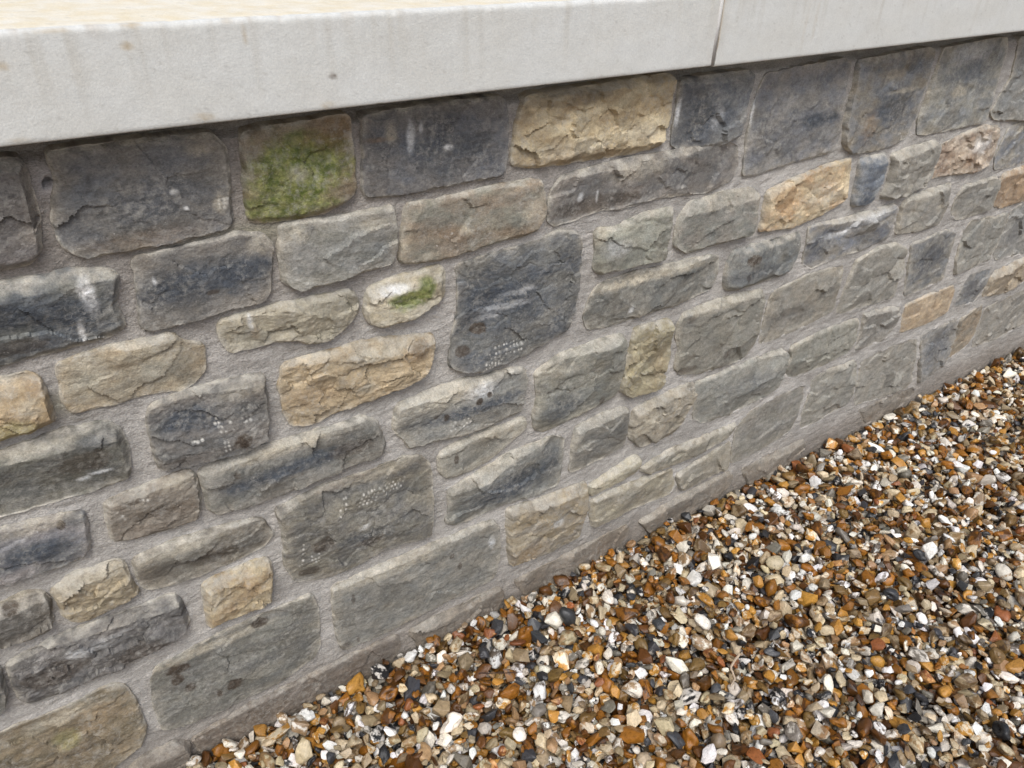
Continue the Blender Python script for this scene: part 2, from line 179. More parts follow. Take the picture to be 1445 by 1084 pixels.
def make_mesh(name, V, F, mat, colors=None, smooth=True):
    me = bpy.data.meshes.new(name)
    V = np.asarray(V, np.float32); F = np.asarray(F, np.int32); k = F.shape[1]
    me.vertices.add(len(V)); me.vertices.foreach_set('co', V.ravel())
    me.loops.add(F.size); me.loops.foreach_set('vertex_index', F.ravel())
    me.polygons.add(len(F)); me.polygons.foreach_set('loop_start', np.arange(0, F.size, k, dtype=np.int32))
    me.polygons.foreach_set('loop_total', np.full(len(F), k, np.int32))
    if smooth: me.polygons.foreach_set('use_smooth', np.ones(len(F), bool))
    if colors is not None:
        at = me.attributes.new('col', 'FLOAT_COLOR', 'POINT')
        c = np.ones((len(V), 4), np.float32); c[:, :3] = colors
        at.data.foreach_set('color', c.ravel())
    me.update(calc_edges=True); me.validate()
    if mat: me.materials.append(mat)
    return me

def link(name, me, parent=None, loc=(0, 0, 0)):
    o = bpy.data.objects.new(name, me); col.objects.link(o); o.location = loc
    if parent: o.parent = parent
    return o

def grid_faces(n, m, flip=False):                       # n rows x m columns of vertices
    i = np.arange(n*m).reshape(n, m)
    a, b, c, d = i[:-1, :-1].ravel(), i[:-1, 1:].ravel(), i[1:, 1:].ravel(), i[1:, :-1].ravel()
    return np.stack([a, d, c, b] if flip else [a, b, c, d], 1)

# ------------------------------------------------------------------ materials
def new_mat(name):
    m = bpy.data.materials.new(name); m.use_nodes = True
    nt = m.node_tree; nt.nodes.clear()
    out = nt.nodes.new('ShaderNodeOutputMaterial'); bs = nt.nodes.new('ShaderNodeBsdfPrincipled')
    nt.links.new(bs.outputs[0], out.inputs[0])
    return m, nt, bs

def nd(nt, t, **kw):
    n = nt.nodes.new(t)
    for k, v in kw.items():
        if k in n.inputs: n.inputs[k].default_value = v
        else: setattr(n, k, v)
    return n

def math_n(nt, op, a, b=None, c=None):
    n = nt.nodes.new('ShaderNodeMath'); n.operation = op
    for i, v in enumerate((a, b, c)):
        if v is None: continue
        if isinstance(v, (int, float)): n.inputs[i].default_value = v
        else: nt.links.new(v, n.inputs[i])
    return n.outputs[0]

def rng_n(nt, v, a, b, c, d):
    n = nt.nodes.new('ShaderNodeMapRange'); n.clamp = True
    nt.links.new(v, n.inputs[0])
    for i, x in enumerate((a, b, c, d)): n.inputs[i+1].default_value = x
    return n.outputs[0]

def mix_c(nt, blend, f, a, b):
    n = nt.nodes.new('ShaderNodeMix'); n.data_type = 'RGBA'; n.blend_type = blend
    if isinstance(f, (int, float)): n.inputs[0].default_value = f
    else: nt.links.new(f, n.inputs[0])
    for i, v in ((6, a), (7, b)):
        if isinstance(v, tuple): n.inputs[i].default_value = v
        else: nt.links.new(v, n.inputs[i])
    return n.outputs[2]

def noise_n(nt, vec, scale, detail=6.0, rough=0.6):
    n = nt.nodes.new('ShaderNodeTexNoise'); n.inputs['Scale'].default_value = scale
    n.inputs['Detail'].default_value = detail; n.inputs['Roughness'].default_value = rough
    nt.links.new(vec, n.inputs['Vector']); return n.outputs['Fac']

def surface_mat(name, strat=(1, 1, 1), mott=0.3, grain=0.22, fleck=0.0, rough=0.82, bumps=(), warm=0.0, spec=0.35):
    m, nt, bs = new_mat(name)
    geo = nt.nodes.new('ShaderNodeNewGeometry')
    mp = nt.nodes.new('ShaderNodeMapping'); mp.inputs['Scale'].default_value = strat
    mp.inputs['Rotation'].default_value = (0, math.radians(7), 0)
    nt.links.new(geo.outputs['Position'], mp.inputs['Vector']); P = mp.outputs[0]; Q = geo.outputs['Position']
    at = nt.nodes.new('ShaderNodeAttribute'); at.attribute_name = 'col'
    n1 = noise_n(nt, P, 38, 9, 0.74); n2 = noise_n(nt, P, 330, 3, 0.75)
    v1 = rng_n(nt, n1, 0.28, 0.72, 1-mott, 1+mott); v2 = rng_n(nt, n2, 0.25, 0.75, 1-grain, 1+grain)
    v = math_n(nt, 'MULTIPLY', v1, v2)
    cc = nt.nodes.new('ShaderNodeCombineColor')
    for i in range(3): nt.links.new(v, cc.inputs[i])
    c = mix_c(nt, 'MULTIPLY', 1.0, at.outputs['Color'], cc.outputs[0])
    if warm:
        n3 = noise_n(nt, Q, 18, 6, 0.6)
        c = mix_c(nt, 'MULTIPLY', rng_n(nt, n3, 0.42, 0.7, 0, warm), c, (1.08, 0.93, 0.74, 1))
        n4 = noise_n(nt, Q, 31, 6, 0.6)
        c = mix_c(nt, 'MULTIPLY', rng_n(nt, n4, 0.5, 0.75, 0, warm), c, (0.86, 0.95, 1.06, 1))
    if fleck:
        n7 = noise_n(nt, Q, 105, 5, 0.7); n8 = noise_n(nt, Q, 13, 4, 0.6)
        f = math_n(nt, 'MULTIPLY', rng_n(nt, n7, 0.46, 0.68, 0, 0.58), rng_n(nt, n8, 0.40, 0.62, 0.15, 1))
        c = mix_c(nt, 'MIX', f, c, (0.40, 0.385, 0.345, 1))
        n9 = noise_n(nt, P, 21, 4, 0.55); n10 = noise_n(nt, Q, 9, 3, 0.5)
        vn = math_n(nt, 'ABSOLUTE', math_n(nt, 'SUBTRACT', n9, 0.5))
        f = math_n(nt, 'MULTIPLY', rng_n(nt, vn, 0.0, 0.011, 0.28, 0), rng_n(nt, n10, 0.5, 0.62, 0, 1))
        c = mix_c(nt, 'MIX', f, c, (0.50, 0.48, 0.44, 1))
        n11 = noise_n(nt, P, 70, 6, 0.72)
        c = mix_c(nt, 'MULTIPLY', rng_n(nt, n11, 0.52, 0.68, 0, 0.55), c, (0.55, 0.53, 0.50, 1))
        n5 = noise_n(nt, Q, 170, 3, 0.55); n6 = noise_n(nt, Q, 22, 3, 0.5)
        f = math_n(nt, 'MULTIPLY', rng_n(nt, n5, 0.66, 0.74, 0, fleck), rng_n(nt, n6, 0.45, 0.65, 0, 1))
        c = mix_c(nt, 'MIX', f, c, (0.56, 0.54, 0.50, 1))
    nt.links.new(c, bs.inputs['Base Color'])
    bs.inputs['Roughness'].default_value = rough; bs.inputs['Specular IOR Level'].default_value = spec
    prev = None
    for sc, dist, det, vec in bumps:
        b = nt.nodes.new('ShaderNodeBump'); b.inputs['Strength'].default_value = 1.0; b.inputs['Distance'].default_value = dist
        nt.links.new(noise_n(nt, P if vec else Q, sc, det, 0.65), b.inputs['Height'])
        if prev: nt.links.new(prev, b.inputs['Normal'])
        prev = b.outputs[0]
    if prev: nt.links.new(prev, bs.inputs['Normal'])
    return m

M_STONE = surface_mat('walling_stone', (1.0, 1.0, 1.5), mott=0.36, grain=0.38, fleck=0.55, rough=0.78, warm=0.30,
                      bumps=((60, 0.0026, 8, 1), (330, 0.0011, 3, 0)))
M_ROUGH = surface_mat('split_limestone', (1.0, 1.0, 1.3), mott=0.30, grain=0.26, fleck=0.3, rough=0.8, warm=0.25,
                      bumps=((55, 0.0042, 7, 1), (300, 0.0009, 3, 0)))
M_MORTAR = surface_mat('sandy_mortar', (0.8, 1.0, 1.7), mott=0.20, grain=0.42, fleck=0.0, rough=0.93, spec=0.2,
                       bumps=((75, 0.0034, 7, 1), (300, 0.0024, 3, 0)))
M_COPE = surface_mat('cast_limestone', (1.0, 1.0, 1.0), mott=0.05, grain=0.10, rough=0.85, spec=0.25,
                     bumps=((60, 0.0008, 6, 0), (420, 0.00035, 3, 0)))

# ------------------------------------------------------------------ the wall
wall = bpy.data.objects.new('stone_wall', None); col.objects.link(wall); wall.location = (1.5, 0, 0)
wall['label'] = 'coursed grey and cream rubble stone wall with pale coping above the gravel'
wall['category'] = 'wall'; wall['kind'] = 'thing'
WX = 1.5
def wchild(name, me, loc=(0, 0, 0)):
    o = link(name, me, wall, (loc[0]-WX, loc[1], loc[2])); return o

# stones beyond the photograph's edges, laid in the same courses
def extra_courses():
    out = []; r = random.Random(3)
    zb = [-0.07, 0.10, 0.245, 0.36, 0.49, 0.61, 0.72, 0.86, 1.0, 1.185]
    pts = []
    for sp in STONES:
        Q = np.array(sp[0], float)/1000.
        for a, b in zip(Q, np.roll(Q, -1, axis=0)):
            for q in np.linspace(0, 1, 12, endpoint=False): pts.append(a+(b-a)*q)
    pts = np.array(pts)
    for side in (-1, 1):
        for z0, z1 in zip(zb[:-1], zb[1:]):
            near_ = pts[(pts[:, 1] > z0-0.012) & (pts[:, 1] < z1+0.004), 0]
            lim = near_.min()-0.020 if side < 0 else near_.max()+0.020
            x = lim; far = -1.0 if side < 0 else 4.45
            while (x > far) if side < 0 else (x < far):
                w = r.uniform(0.13, 0.34)
                a, b = (x-w, x) if side < 0 else (x, x+w)
                j = lambda: r.uniform(-0.008, 0.008)
                P = [(a+j(), z1-0.014+j()), ((a+b)/2, z1-0.012+j()), (b+j(), z1-0.014+j()), (b+j(), (z0+z1)/2), (b+j(), z0+j()), ((a+b)/2, z0+j()), (a+j(), z0+j()), (a+j(), (z0+z1)/2)]
                base = r.choice([(104, 99, 93), (118, 113, 104), (96, 94, 92), (128, 122, 110), (112, 104, 94), (172, 152, 116), (124, 121, 116)])
                kk = r.uniform(0.9, 1.1)
                out.append(([(int(p[0]*1000), int(p[1]*1000)) for p in P], base, tuple(int(c*kk) for c in base), 1.4 if base[0] > 150 else 1.0, 0, [], []))
                x = a-0.018 if side < 0 else b+0.018
    return out

def outline(P, seed):
    P = np.array(P, float)/1000.0
    Q = []                                               # one corner cut, light
    n = len(P)
    for i in range(n):
        a, b, c = P[i-1], P[i], P[(i+1) % n]
        Q.append(b+(a-b)*min(0.22, 0.0035/np.linalg.norm(a-b))); Q.append(b+(c-b)*min(0.22, 0.0035/np.linalg.norm(c-b)))
    Q = np.array(Q)
    D = []
    for a, b in zip(Q, np.roll(Q, -1, axis=0)):
        k = max(1, int(np.linalg.norm(b-a)/0.0035))
        for t in range(k): D.append(a+(b-a)*t/k)
    D = np.array(D)
    T = np.roll(D, -1, axis=0)-np.roll(D, 1, axis=0); T /= np.linalg.norm(T, axis=1)[:, None]+1e-9
    N = np.stack([-T[:, 1], T[:, 0]], 1)                 # clockwise outline: this points outwards
    off = 0.0034*fbm(D[:, 0]*38, D[:, 1]*38, seed, 4, 0.6)
    return D+N*(off[:, None]+0.0048)

def coons(O, step):
    c = O.mean(0); s = O.max(0)-O.min(0); q = (O-c)/s
    i0 = int(np.argmin(q[:, 0]-q[:, 1])); O = np.roll(O, -i0, axis=0); q = np.roll(q, -i0, axis=0)
    i1 = int(np.argmax(q[:, 0]+q[:, 1])); i2 = int(np.argmax(q[:, 0]-q[:, 1])); i3 = int(np.argmin(q[:, 0]+q[:, 1]))
    n = len(O)
    if not (0 < i1 < i2 < i3 < n): raise RuntimeError('corner order')
    C = np.vstack([O, O[:1]])
    def rs(a, b, k):
        L = C[a:b+1]; d = np.r_[0, np.cumsum(np.linalg.norm(np.diff(L, axis=0), axis=1))]
        t = np.linspace(0, d[-1], k); return np.stack([np.interp(t, d, L[:, j]) for j in (0, 1)], 1)
    nx = max(10, int(s[0]/step)); nz = max(8, int(s[1]/step))
    top = rs(0, i1, nx); right = rs(i1, i2, nz); bot = rs(i2, i3, nx)[::-1]; left = rs(i3, n, nz)[::-1]
    u = np.linspace(0, 1, nx)[None, :, None]; v = np.linspace(0, 1, nz)[:, None, None]
    S = (1-v)*top[None]+v*bot[None]+(1-u)*left[:, None]+u*right[:, None]
    S = S-((1-u)*(1-v)*top[0]+u*(1-v)*top[-1]+u*v*bot[-1]+(1-u)*v*bot[0])
    return S                                             # (nz, nx, 2)

TINT = {'blue': (64, 70, 78), 'white': (226, 228, 228), 'moss': (78, 104, 34), 'dark': (66, 56, 46), 'rust': (132, 106, 76), 'pale': (180, 173, 156)}  # some pale strips along stone tops paint light caught by their bevels
def flushness(x, z):                                     # the mortar is smeared flush over the far low end of the wall
    return sst(0.75, 1.9, x)*sst(1.0, 0.35, z)

outlines = []
def build_stone(spec, seed, step):
    P, c1, c2, rough, flat, marks, dots = spec
    O = outline(P, seed); outlines.append(O)
    cx, cz = O.mean(0); size = O.max(0)-O.min(0)
    S = coons(O, step); nz, nx = S.shape[:2]; pts = S.reshape(-1, 2)
    d, _ = seg_dist(pts, O[::2])
    x, z = pts[:, 0], pts[:, 1]
    r = np.random.default_rng(seed*13+5)
    fl = float(flushness(cx, cz))
    step0 = 0.0046*(1-0.3*fl)
    # quarry-faced profile: a few broken planes falling away to each edge
    wa = 0.0055*fbm(x*26, z*26, seed+3, 4, 0.6); wb = 0.0055*fbm(x*26, z*26, seed+4, 4, 0.6)
    tz_ = np.repeat(S[0, :, 1][None], nz, 0).ravel(); bz_ = np.repeat(S[-1, :, 1][None], nz, 0).ravel()
    lx_ = np.repeat(S[:, 0, 0][:, None], nx, 1).ravel(); rx_ = np.repeat(S[:, -1, 0][:, None], nx, 1).ravel()
    hmax = (0.0065+0.003*r.random() if flat else 0.0105+0.008*r.random())*(1-0.38*fl)*(1.12 if rough > 1.25 else 1.0)
    st, sb = r.uniform(0.45, 1.15), r.uniform(0.8, 2.6); sl, sr = r.uniform(0.9, 3.0, 2)
    if flat: st, sb, sl, sr = st*1.2, sb*1.1, sl*1.3, sr*1.3
    pl = [st*(tz_-z+wa), sb*(z-bz_+wb), sl*(x-lx_+wb), sr*(rx_-x+wa)]
    for q in range(2 if flat else 3):
        gx_, gz_ = r.normal(0, 0.05), r.normal(0.02, 0.09); ox, oz = r.uniform(-0.3, 0.3)*size[0], r.uniform(-0.3, 0.3)*size[1]
        pl.append(hmax*r.uniform(0.85, 1.1)+(0.5 if flat else 1.0)*(gx_*(x-cx-ox)+gz_*(z-cz-oz))+0.25*wa)
    cutc = r.uniform(0.35, 0.8)                            # one knocked-off corner
    cxr = rx_ if r.random() < 0.5 else lx_; czr = tz_ if r.random() < 0.6 else bz_
    pl.append(0.35*hmax+cutc*(np.abs(x-cxr)+np.abs(z-czr))*0.55+0.3*wb)
    pl = np.stack(pl, 0); act = np.argmin(pl, 0)
    h = step0+np.clip(pl.min(0), 0, None)
    h = np.minimum(h, step0+4.5*d*(1+0.5*fbm(x*70, z*70, seed+5, 3)))
    led = (act == 0)*sst(0.0, 0.004, d)
    env = 1-np.exp(-d/0.005)
    k = max(4, int(size[0]*size[1]/(0.0013 if rough > 1.25 else 0.0030))); A = (0.45 if flat else 1.0)*rough
    seeds = np.stack([r.uniform(-0.5, 0.5, k)*size[0]+cx, r.uniform(-0.5, 0.5, k)*size[1]+cz], 1)
    wx = x+0.012*fbm(x*30, z*30, seed+8, 4, 0.6); wz = z+0.012*fbm(x*30, z*30, seed+9, 4, 0.6)
    dd = np.stack([((wx-s0)*0.65)**2+(wz-s1)**2 for s0, s1 in seeds], 0); near = np.argmin(dd, 0)
    gx = r.normal(0, 0.07, k); gz = r.normal(0.0, 0.10, k); g0 = r.normal(0, 0.0009, k)
    fac = g0[near]+gx[near]*(wx-seeds[near, 0])+gz[near]*(wz-seeds[near, 1])
    h = h+np.clip(fac*A, -0.007, 0.007)*env
    h = h+env*(A*0.0016*fbm(x*24, z*34, seed+20, 4, 0.6)+0.0007*rough*fbm(x*40, z*110, seed+30, 3, 0.6)+0.0010*rough*fbm(x*150, z*190, seed+40, 3, 0.65))
    h = np.maximum(h, step0*0.6)
    # colour of the stone itself
    L1, L2 = lin(c1), lin(c2)
    g1, g2 = L1.mean(), L2.mean(); w_ = 0.34 if rough > 1.25 or c1[0]-c1[2] > 45 else 0.20; L1 = L1+(g1-L1)*w_; L2 = L2+(g2-L2)*w_
    if w_ < 0.25: L1 = L1*(1.21, 1.25, 1.28); L2 = L2*(1.26, 1.29, 1.29)
    elif c1[0]-c1[2] > 45: L1 = L1*(1.12, 1.135, 1.08); L2 = L2*(1.05, 1.07, 1.03)
    else: L1 = L1*1.13; L2 = L2*1.10
    t = sst(-0.35, 0.35, fbm(x*14, z*26, seed+50, 5, 0.6))[:, None]
    c = L1*(1-t)+L2*t
    if w_ < 0.25:                                        # darker unweathered heart, paler rind
        core = (sst(0.006, 0.030, d+0.014*fbm(x*22, z*30, seed+51, 4, 0.6))*(0.55+0.6*fbm(x*12, z*30, seed+52, 4))*(~(act == 0)))[:, None]
        core = np.clip(core, 0, 1)*(1-0.5*fl); c = c*(1-core*np.array((0.30, 0.26, 0.20)))
    facc = (r.normal(1.0, 0.10, k))[near][:, None]; c = c*facc
    # weather-pale rind along the edges, plus sky light painted onto the top bevels
    pe = np.exp(-d/0.0055)*sst(-0.35, 0.3, fbm(x*45, z*45, seed+70, 3))*0.75+led*0.46*sst(-0.35, 0.3, fbm(x*30, z*50, seed+71, 3))
    pe = pe+0.55*np.exp(-d/0.0018)*sst(-0.3, 0.3, fbm(x*30, z*30, seed+72, 3))
    pe = np.clip(pe*(0.45 if cz < 0.09 else 1.0), 0, 0.85)[:, None]
    c = c*(1-pe)+lin((182, 177, 165))*pe
    for kind, mx, mz, mw, mh, st in marks:
        mx, mz, mw, mh = mx/1000., mz/1000., mw/1000., mh/1000.
        ux = x+0.5*mw*fbm(x*45, z*45, seed+80, 4, 0.6); uz = z+0.55*mh*fbm(x*45, z*45, seed+81, 4, 0.6)
        q = np.sqrt(((ux-mx)/mw)**2+((uz-mz)/mh)**2)
        soft = {'dark': 0.25, 'white': 0.9, 'moss': 0.6}.get(kind, 0.9)
        a = sst(1+soft*0.5, 1-soft*0.7, q)*st
        if kind in ('white', 'moss', 'pale'): a = a*sst(*((-0.9, -0.05) if kind == 'moss' else (-0.7, 0.1)), fbm(x*110, z*110, seed+82, 3, 0.7))
        if kind in ('blue', 'rust'): a = a*((0.85 if kind == 'blue' else 0.5)+0.5*fbm(x*60, z*140, seed+83, 3, 0.7))
        tint = lin(TINT[kind]); 
        if kind == 'moss':
            tt = sst(-0.3, 0.4, fbm(x*70, z*70, seed+84, 4, 0.7))[:, None]; tint = lin((80, 94, 38))*(1-tt)+lin((134, 138, 82))*tt
            h = h+0.0004*np.clip(a, 0, 1)*(0.5+fbm(x*300, z*300, seed+85, 2))
        a = np.clip(a, 0, 0.92)[:, None]; c = c*(1-a)+tint*a
    for ox, oz, n, rr, ax, az_, bx, bz in dots:          # masons' punch marks, bruised white
        for i in range(n):
            for j in range(rr):
                if r.random() < 0.12: continue
                px = (ox+ax*i+bx*j+r.normal(0, 1.0))/1000.; pz = (oz+az_*i+bz*j+r.normal(0, 0.9))/1000.
                q = np.sqrt((x-px)**2+((z-pz)*0.8)**2); s_ = r.uniform(0.6, 1.05); a = sst(0.0034*s_, 0.0010*s_, q)*r.uniform(0.35, 0.92)
                h = h-0.0012*a; a = a[:, None]; c = c*(1-a)+lin((214, 212, 204))*a
    # mortar dust wiped across the low end
    du = np.clip(fl*0.18*(0.6+0.8*fbm(x*16, z*16, seed+90, 4))+0.05*fl, 0, 0.6)[:, None]
    c = c*(1-du)+lin((148, 141, 132))*du
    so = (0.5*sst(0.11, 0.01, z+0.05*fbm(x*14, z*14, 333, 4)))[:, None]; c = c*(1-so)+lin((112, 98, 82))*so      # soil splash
    V = np.stack([x-cx, -h, z-cz], 1)
    ring = np.r_[np.arange(nx), np.arange(1, nz)*nx+nx-1, (nz-1)*nx+np.arange(nx-2, -1, -1), np.arange(nz-2, 0, -1)*nx]
    Bk = V[ring].copy(); Bk[:, 1] = 0.03
    nb = len(ring); base = len(V)
    sk = np.stack([ring, np.roll(ring, -1), base+np.roll(np.arange(nb), -1), base+np.arange(nb)], 1)
    F = np.vstack([grid_faces(nz, nx, True), sk])
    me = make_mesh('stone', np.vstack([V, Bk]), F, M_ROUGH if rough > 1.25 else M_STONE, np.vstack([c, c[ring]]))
    me.set_sharp_from_angle(angle=math.radians(42))
    wchild('stone', me, (cx, 0, cz))

for i, sp in enumerate(STONES):
    xm = np.mean([p[0] for p in sp[0]])/1000.
    stp = 0.0022 if xm < 0.6 else (0.0027 if xm < 1.3 else 0.0036)
    if sp[6]: stp = 0.0017
    build_stone(sp, 100+i*7, stp)
for i, sp in enumerate(extra_courses()):
    build_stone(sp, 2000+i*7, 0.007)

# mortar bed
xs = np.r_[np.arange(-1.05, -0.42, 0.012), np.arange(-0.42, 1.2, 0.0031), np.arange(1.2, 2.6, 0.0045), np.arange(2.6, 4.5, 0.008)]
zs = np.arange(-0.09, 1.2005, 0.0036)
GX, GZ = np.meshgrid(xs, zs); gp = np.stack([GX.ravel(), GZ.ravel()], 1)
sd_ = np.full(len(gp), 0.05)                             # signed distance to the nearest stone, negative inside
D2 = sd_.reshape(GX.shape)
for O in outlines:
    mn = O.min(0)-0.035; mx = O.max(0)+0.035
    i0, i1 = np.searchsorted(xs, [mn[0], mx[0]]); j0, j1 = np.searchsorted(zs, [mn[1], mx[1]])
    if i1 <= i0 or j1 <= j0: continue
    sub = np.stack([GX[j0:j1, i0:i1].ravel(), GZ[j0:j1, i0:i1].ravel()], 1)
    d, ins = seg_dist(sub, O[::3]); d = np.where(ins, -d, d).reshape(j1-j0, i1-i0)
    D2[j0:j1, i0:i1] = np.minimum(D2[j0:j1, i0:i1], d)
x, z = gp[:, 0], gp[:, 1]; sdv = D2.ravel()
fl = flushness(x, z)
smear = sst(-0.2, 0.5, fbm(x*22, z*22, 5, 4, 0.6))
hm = 0.0032*np.exp(-np.clip(sdv, 0, 1)/0.006)*(0.0+1.0*smear)*(1+0.4*fl)
hm = hm+0.0028*fbm(x*24, z*55, 11, 4, 0.62)+0.0015*fbm(x*80, z*170, 12, 3, 0.65)+0.0008*fbm(x*300, z*300, 13, 2)
crease = fbm(x*9, z*55, 15, 3); hm = hm-0.0022*np.exp(-(crease/0.06)**2)*sst(0.0, 0.3, fbm(x*7, z*9, 16, 2))
hm = hm+0.002*fl
hm = hm+0.0004-0.022*sst(1.164, 1.176, z)+0.0014*np.exp(-((sdv-0.006)/0.003)**2)*sst(0.0, 0.4, fbm(x*12, z*20, 18, 3)); inn = sst(-0.0025, -0.011, sdv); hm = hm*(1-inn)-0.012*inn
rh = np.hypot(x-HOLE[0], z-HOLE[1]); hm = hm+0.003*np.exp(-(rh/0.016)**2)
hm = np.where(rh < 0.0056, -0.022, hm)
cm = np.zeros((len(x), 3)); t = sst(-0.4, 0.4, fbm(x*7, z*9, 21, 4))[:, None]
cm[:] = lin((177, 173, 167)); cm = cm*(1-t)+lin((157, 153, 147))*t
up = (sst(0.75, 1.1, z)*sst(1.3, 0.2, x))[:, None]; cm = cm*(1-up*0.75)+lin((134, 127, 120))*up*0.75      # darker, browner pointing high on the left
lo = sst(0.14, 0.0, z+0.03*fbm(x*8, z*8, 23, 3))[:, None]*0.65; cm = cm*(1-lo)+lin((118, 107, 94))*lo         # soil splash along the foot
tz = sst(0.0, 0.5, fbm(x*30, z*80, 24, 4, 0.6))[:, None]*0.25; cm = cm*(1-tz)+lin((186, 181, 174))*tz
gn = (np.exp(-(((x-0.27)/0.09)**2+((z-1.03)/0.02)**2))*0.35+np.exp(-(((x+0.09)/0.09)**2+((z-0.84)/0.018)**2))*0.4)[:, None]
cm = cm*(1-gn)+lin((130, 128, 84))*gn
cm = cm*(1+0.16*fbm(x*4, z*6, 27, 4)+0.10*fbm(x*16, z*24, 28, 3))[:, None]
ph = (np.exp(-(rh/0.016)**2)*0.6)[:, None]; cm = cm*(1-ph)+lin((190, 186, 186))*ph
V = np.stack([x-WX, -hm, z], 1)
me = make_mesh('mortar', V, grid_faces(len(zs), len(xs)), M_MORTAR, cm)
mo = wchild('mortar', me); mo.location = (0, 0, 0)
# body of the wall behind the face
def box_mesh(name, x0, x1, y0, y1, z0, z1, mat, c):
    V = [(a, b, d) for a in (x0, x1) for b in (y0, y1) for d in (z0, z1)]
    F = [(0, 1, 3, 2), (4, 6, 7, 5), (0, 4, 5, 1), (2, 3, 7, 6), (0, 2, 6, 4), (1, 5, 7, 3)]
    return make_mesh(name, V, F, mat, np.tile(lin(c), (8, 1)), smooth=False)
wchild('core', box_mesh('core', -1.04, 4.48, 0.034, 0.30, -0.09, 1.194, M_MORTAR, (140, 132, 127)))

# coping
YF, ZB, ZT, YB = -COPING_OUT, COPING_ZB, COPING_ZT, 0.31
XJ = COPING_XJ
def coping(x0, x1, seed, drop=0.0, out=0.0):
    prof = []
    def add(y, z): prof.append((y, z))
    for yy in np.linspace(YB, YF+0.012, 44): add(yy, ZT)
    for a in np.linspace(90, 180, 5)[1:]: add(YF+0.007+0.007*math.cos(math.radians(a)), ZT-0.007+0.007*math.sin(math.radians(a)))
    for zz in np.linspace(ZT-0.010, ZB+0.006, 34): add(YF, zz)
    for a in np.linspace(180, 270, 5)[1:]: add(YF+0.0035+0.0035*math.cos(math.radians(a)), ZB+0.0035+0.0035*math.sin(math.radians(a)))
    for yy in np.linspace(YF+0.008, YB, 14): add(yy, ZB)
    prof = np.array(prof); n = len(prof)
    xx = np.r_[x0, np.arange(x0+0.002, x1-0.002, 0.0045), x1]
    X = np.repeat(xx[:, None], n, 1); Yp = np.repeat(prof[None, :, 0], len(xx), 0).copy(); Zp = np.repeat(prof[None, :, 1], len(xx), 0).copy()
    top = Zp > ZT-0.0005; fr = (Yp < YF+0.0005)
    arr = (np.abs(Zp-(ZT-0.003)) < 0.004) & (Yp < YF+0.013)
    low = (Zp < ZB+0.004) & (Yp < YF+0.01)
    chip = np.clip(fbm(X*26, X*0+seed, seed, 4, 0.65)-0.12, 0, 1)
    Zp[arr] -= (0.004*chip)[arr]; Yp[arr] += (0.004*chip)[arr]
    chl = np.clip(fbm(X*34, X*0+seed+9, seed+4, 4, 0.65)-0.2, 0, 1); Zp[low] += (0.004*chl)[low]
    Yp += fr*(0.0007*fbm(X*9, Zp*14, seed+1, 4)) - out; Zp += top*(0.0012*fbm(X*12, Yp*12, seed+2, 4)) - drop
    xf, yf, zf = X.ravel(), Yp.ravel(), Zp.ravel()
    c = np.tile(lin((200, 201, 197)), (len(xf), 1))
    t = sst(-0.4, 0.4, fbm(xf*9, zf*16+yf*16, seed+5, 5, 0.6))[:, None]*0.5; c = c*(1-t)+lin((194, 193, 186))*t
    tp = top.ravel()
    ct = lin((214, 198, 162)); tt = (0.2+0.7*sst(-0.5, 0.5, fbm(xf*22, yf*22, seed+6, 5, 0.75)))[:, None]
    ctop = ct*(1-tt)+lin((224, 219, 206))*tt
    c = np.where(tp[:, None], ctop, c)
    ag = sst(0.15, 0.5, fbm(xf*28, zf*6, seed+7, 4))*np.exp(-np.abs(zf-ZT)/0.006)*(~tp)*0.5     # tea-coloured run-off below the top arris
    ag = ag[:, None]; c = c*(1-ag)+lin((150, 126, 96))*ag
    stk = sst(0.05, 0.5, fbm(xf*45, zf*2.5, seed+14, 4, 0.6))*sst(ZB-0.02, ZT, zf+0.03*fbm(xf*20, zf*4, seed+15, 2))*(~tp)*0.34     # faint rain streaks
    stk = stk[:, None]; c = c*(1-stk)+lin((168, 162, 148))*stk
    pore = (hsh(np.floor(xf*600), np.floor(zf*600+yf*600), seed) > 0.992)[:, None]*0.2; c = c*(1-pore)+lin((120, 112, 100))*pore
    gr = (np.exp(-np.abs(xf-(XJ if abs(x0-XJ) < 0.1 or abs(x1-XJ) < 0.1 else 3.0))/0.012)*sst(-0.2, 0.5, fbm(xf*60, zf*30, seed+16, 3))*0.35)[:, None]; c = c*(1-gr)+lin((160, 148, 130))*gr
    for sx, sz, sw, sh, st in COPING_STAINS:
        sx, sz, sw, sh = sx/1000., sz/1000., sw/1000., sh/1000.
        q = np.sqrt(((xf-sx+0.4*sw*fbm(xf*70, zf*70, 31, 3))/sw)**2+((zf-sz+0.4*sh*fbm(xf*70, zf*70, 32, 3))/sh)**2)
        a = np.where(tp, 0, sst(1.25, 0.4, q)*min(st, 1.0)*0.95*(0.7+0.6*fbm(xf*160, zf*160, 33, 2)))[:, None]
        a = np.clip(a, 0, 0.85); c = c*(1-a)+lin((104, 92, 80) if st > 1 else (168, 152, 124))*a
    V = np.stack([xf, yf, zf], 1)
    F = grid_faces(len(xx), n, True)
    caps = []
    for e in (0, len(xx)-1):                             # end faces
        base = len(V); cen = np.array([[xx[e], 0.14, (ZB+ZT)/2]]); V = np.vstack([V, cen]); c = np.vstack([c, lin((170, 160, 145))[None]])
        ids = e*n+np.arange(n); nx_ = np.roll(ids, -1)
        q4 = np.stack([ids, nx_, np.full(n, base), np.full(n, base)], 1)
        caps.append((ids, nx_, base, e))
    mid = np.array([0.0, 0.0, 0.0])
    me = bpy.data.meshes.new('coping_stone')
    faces = F.tolist()
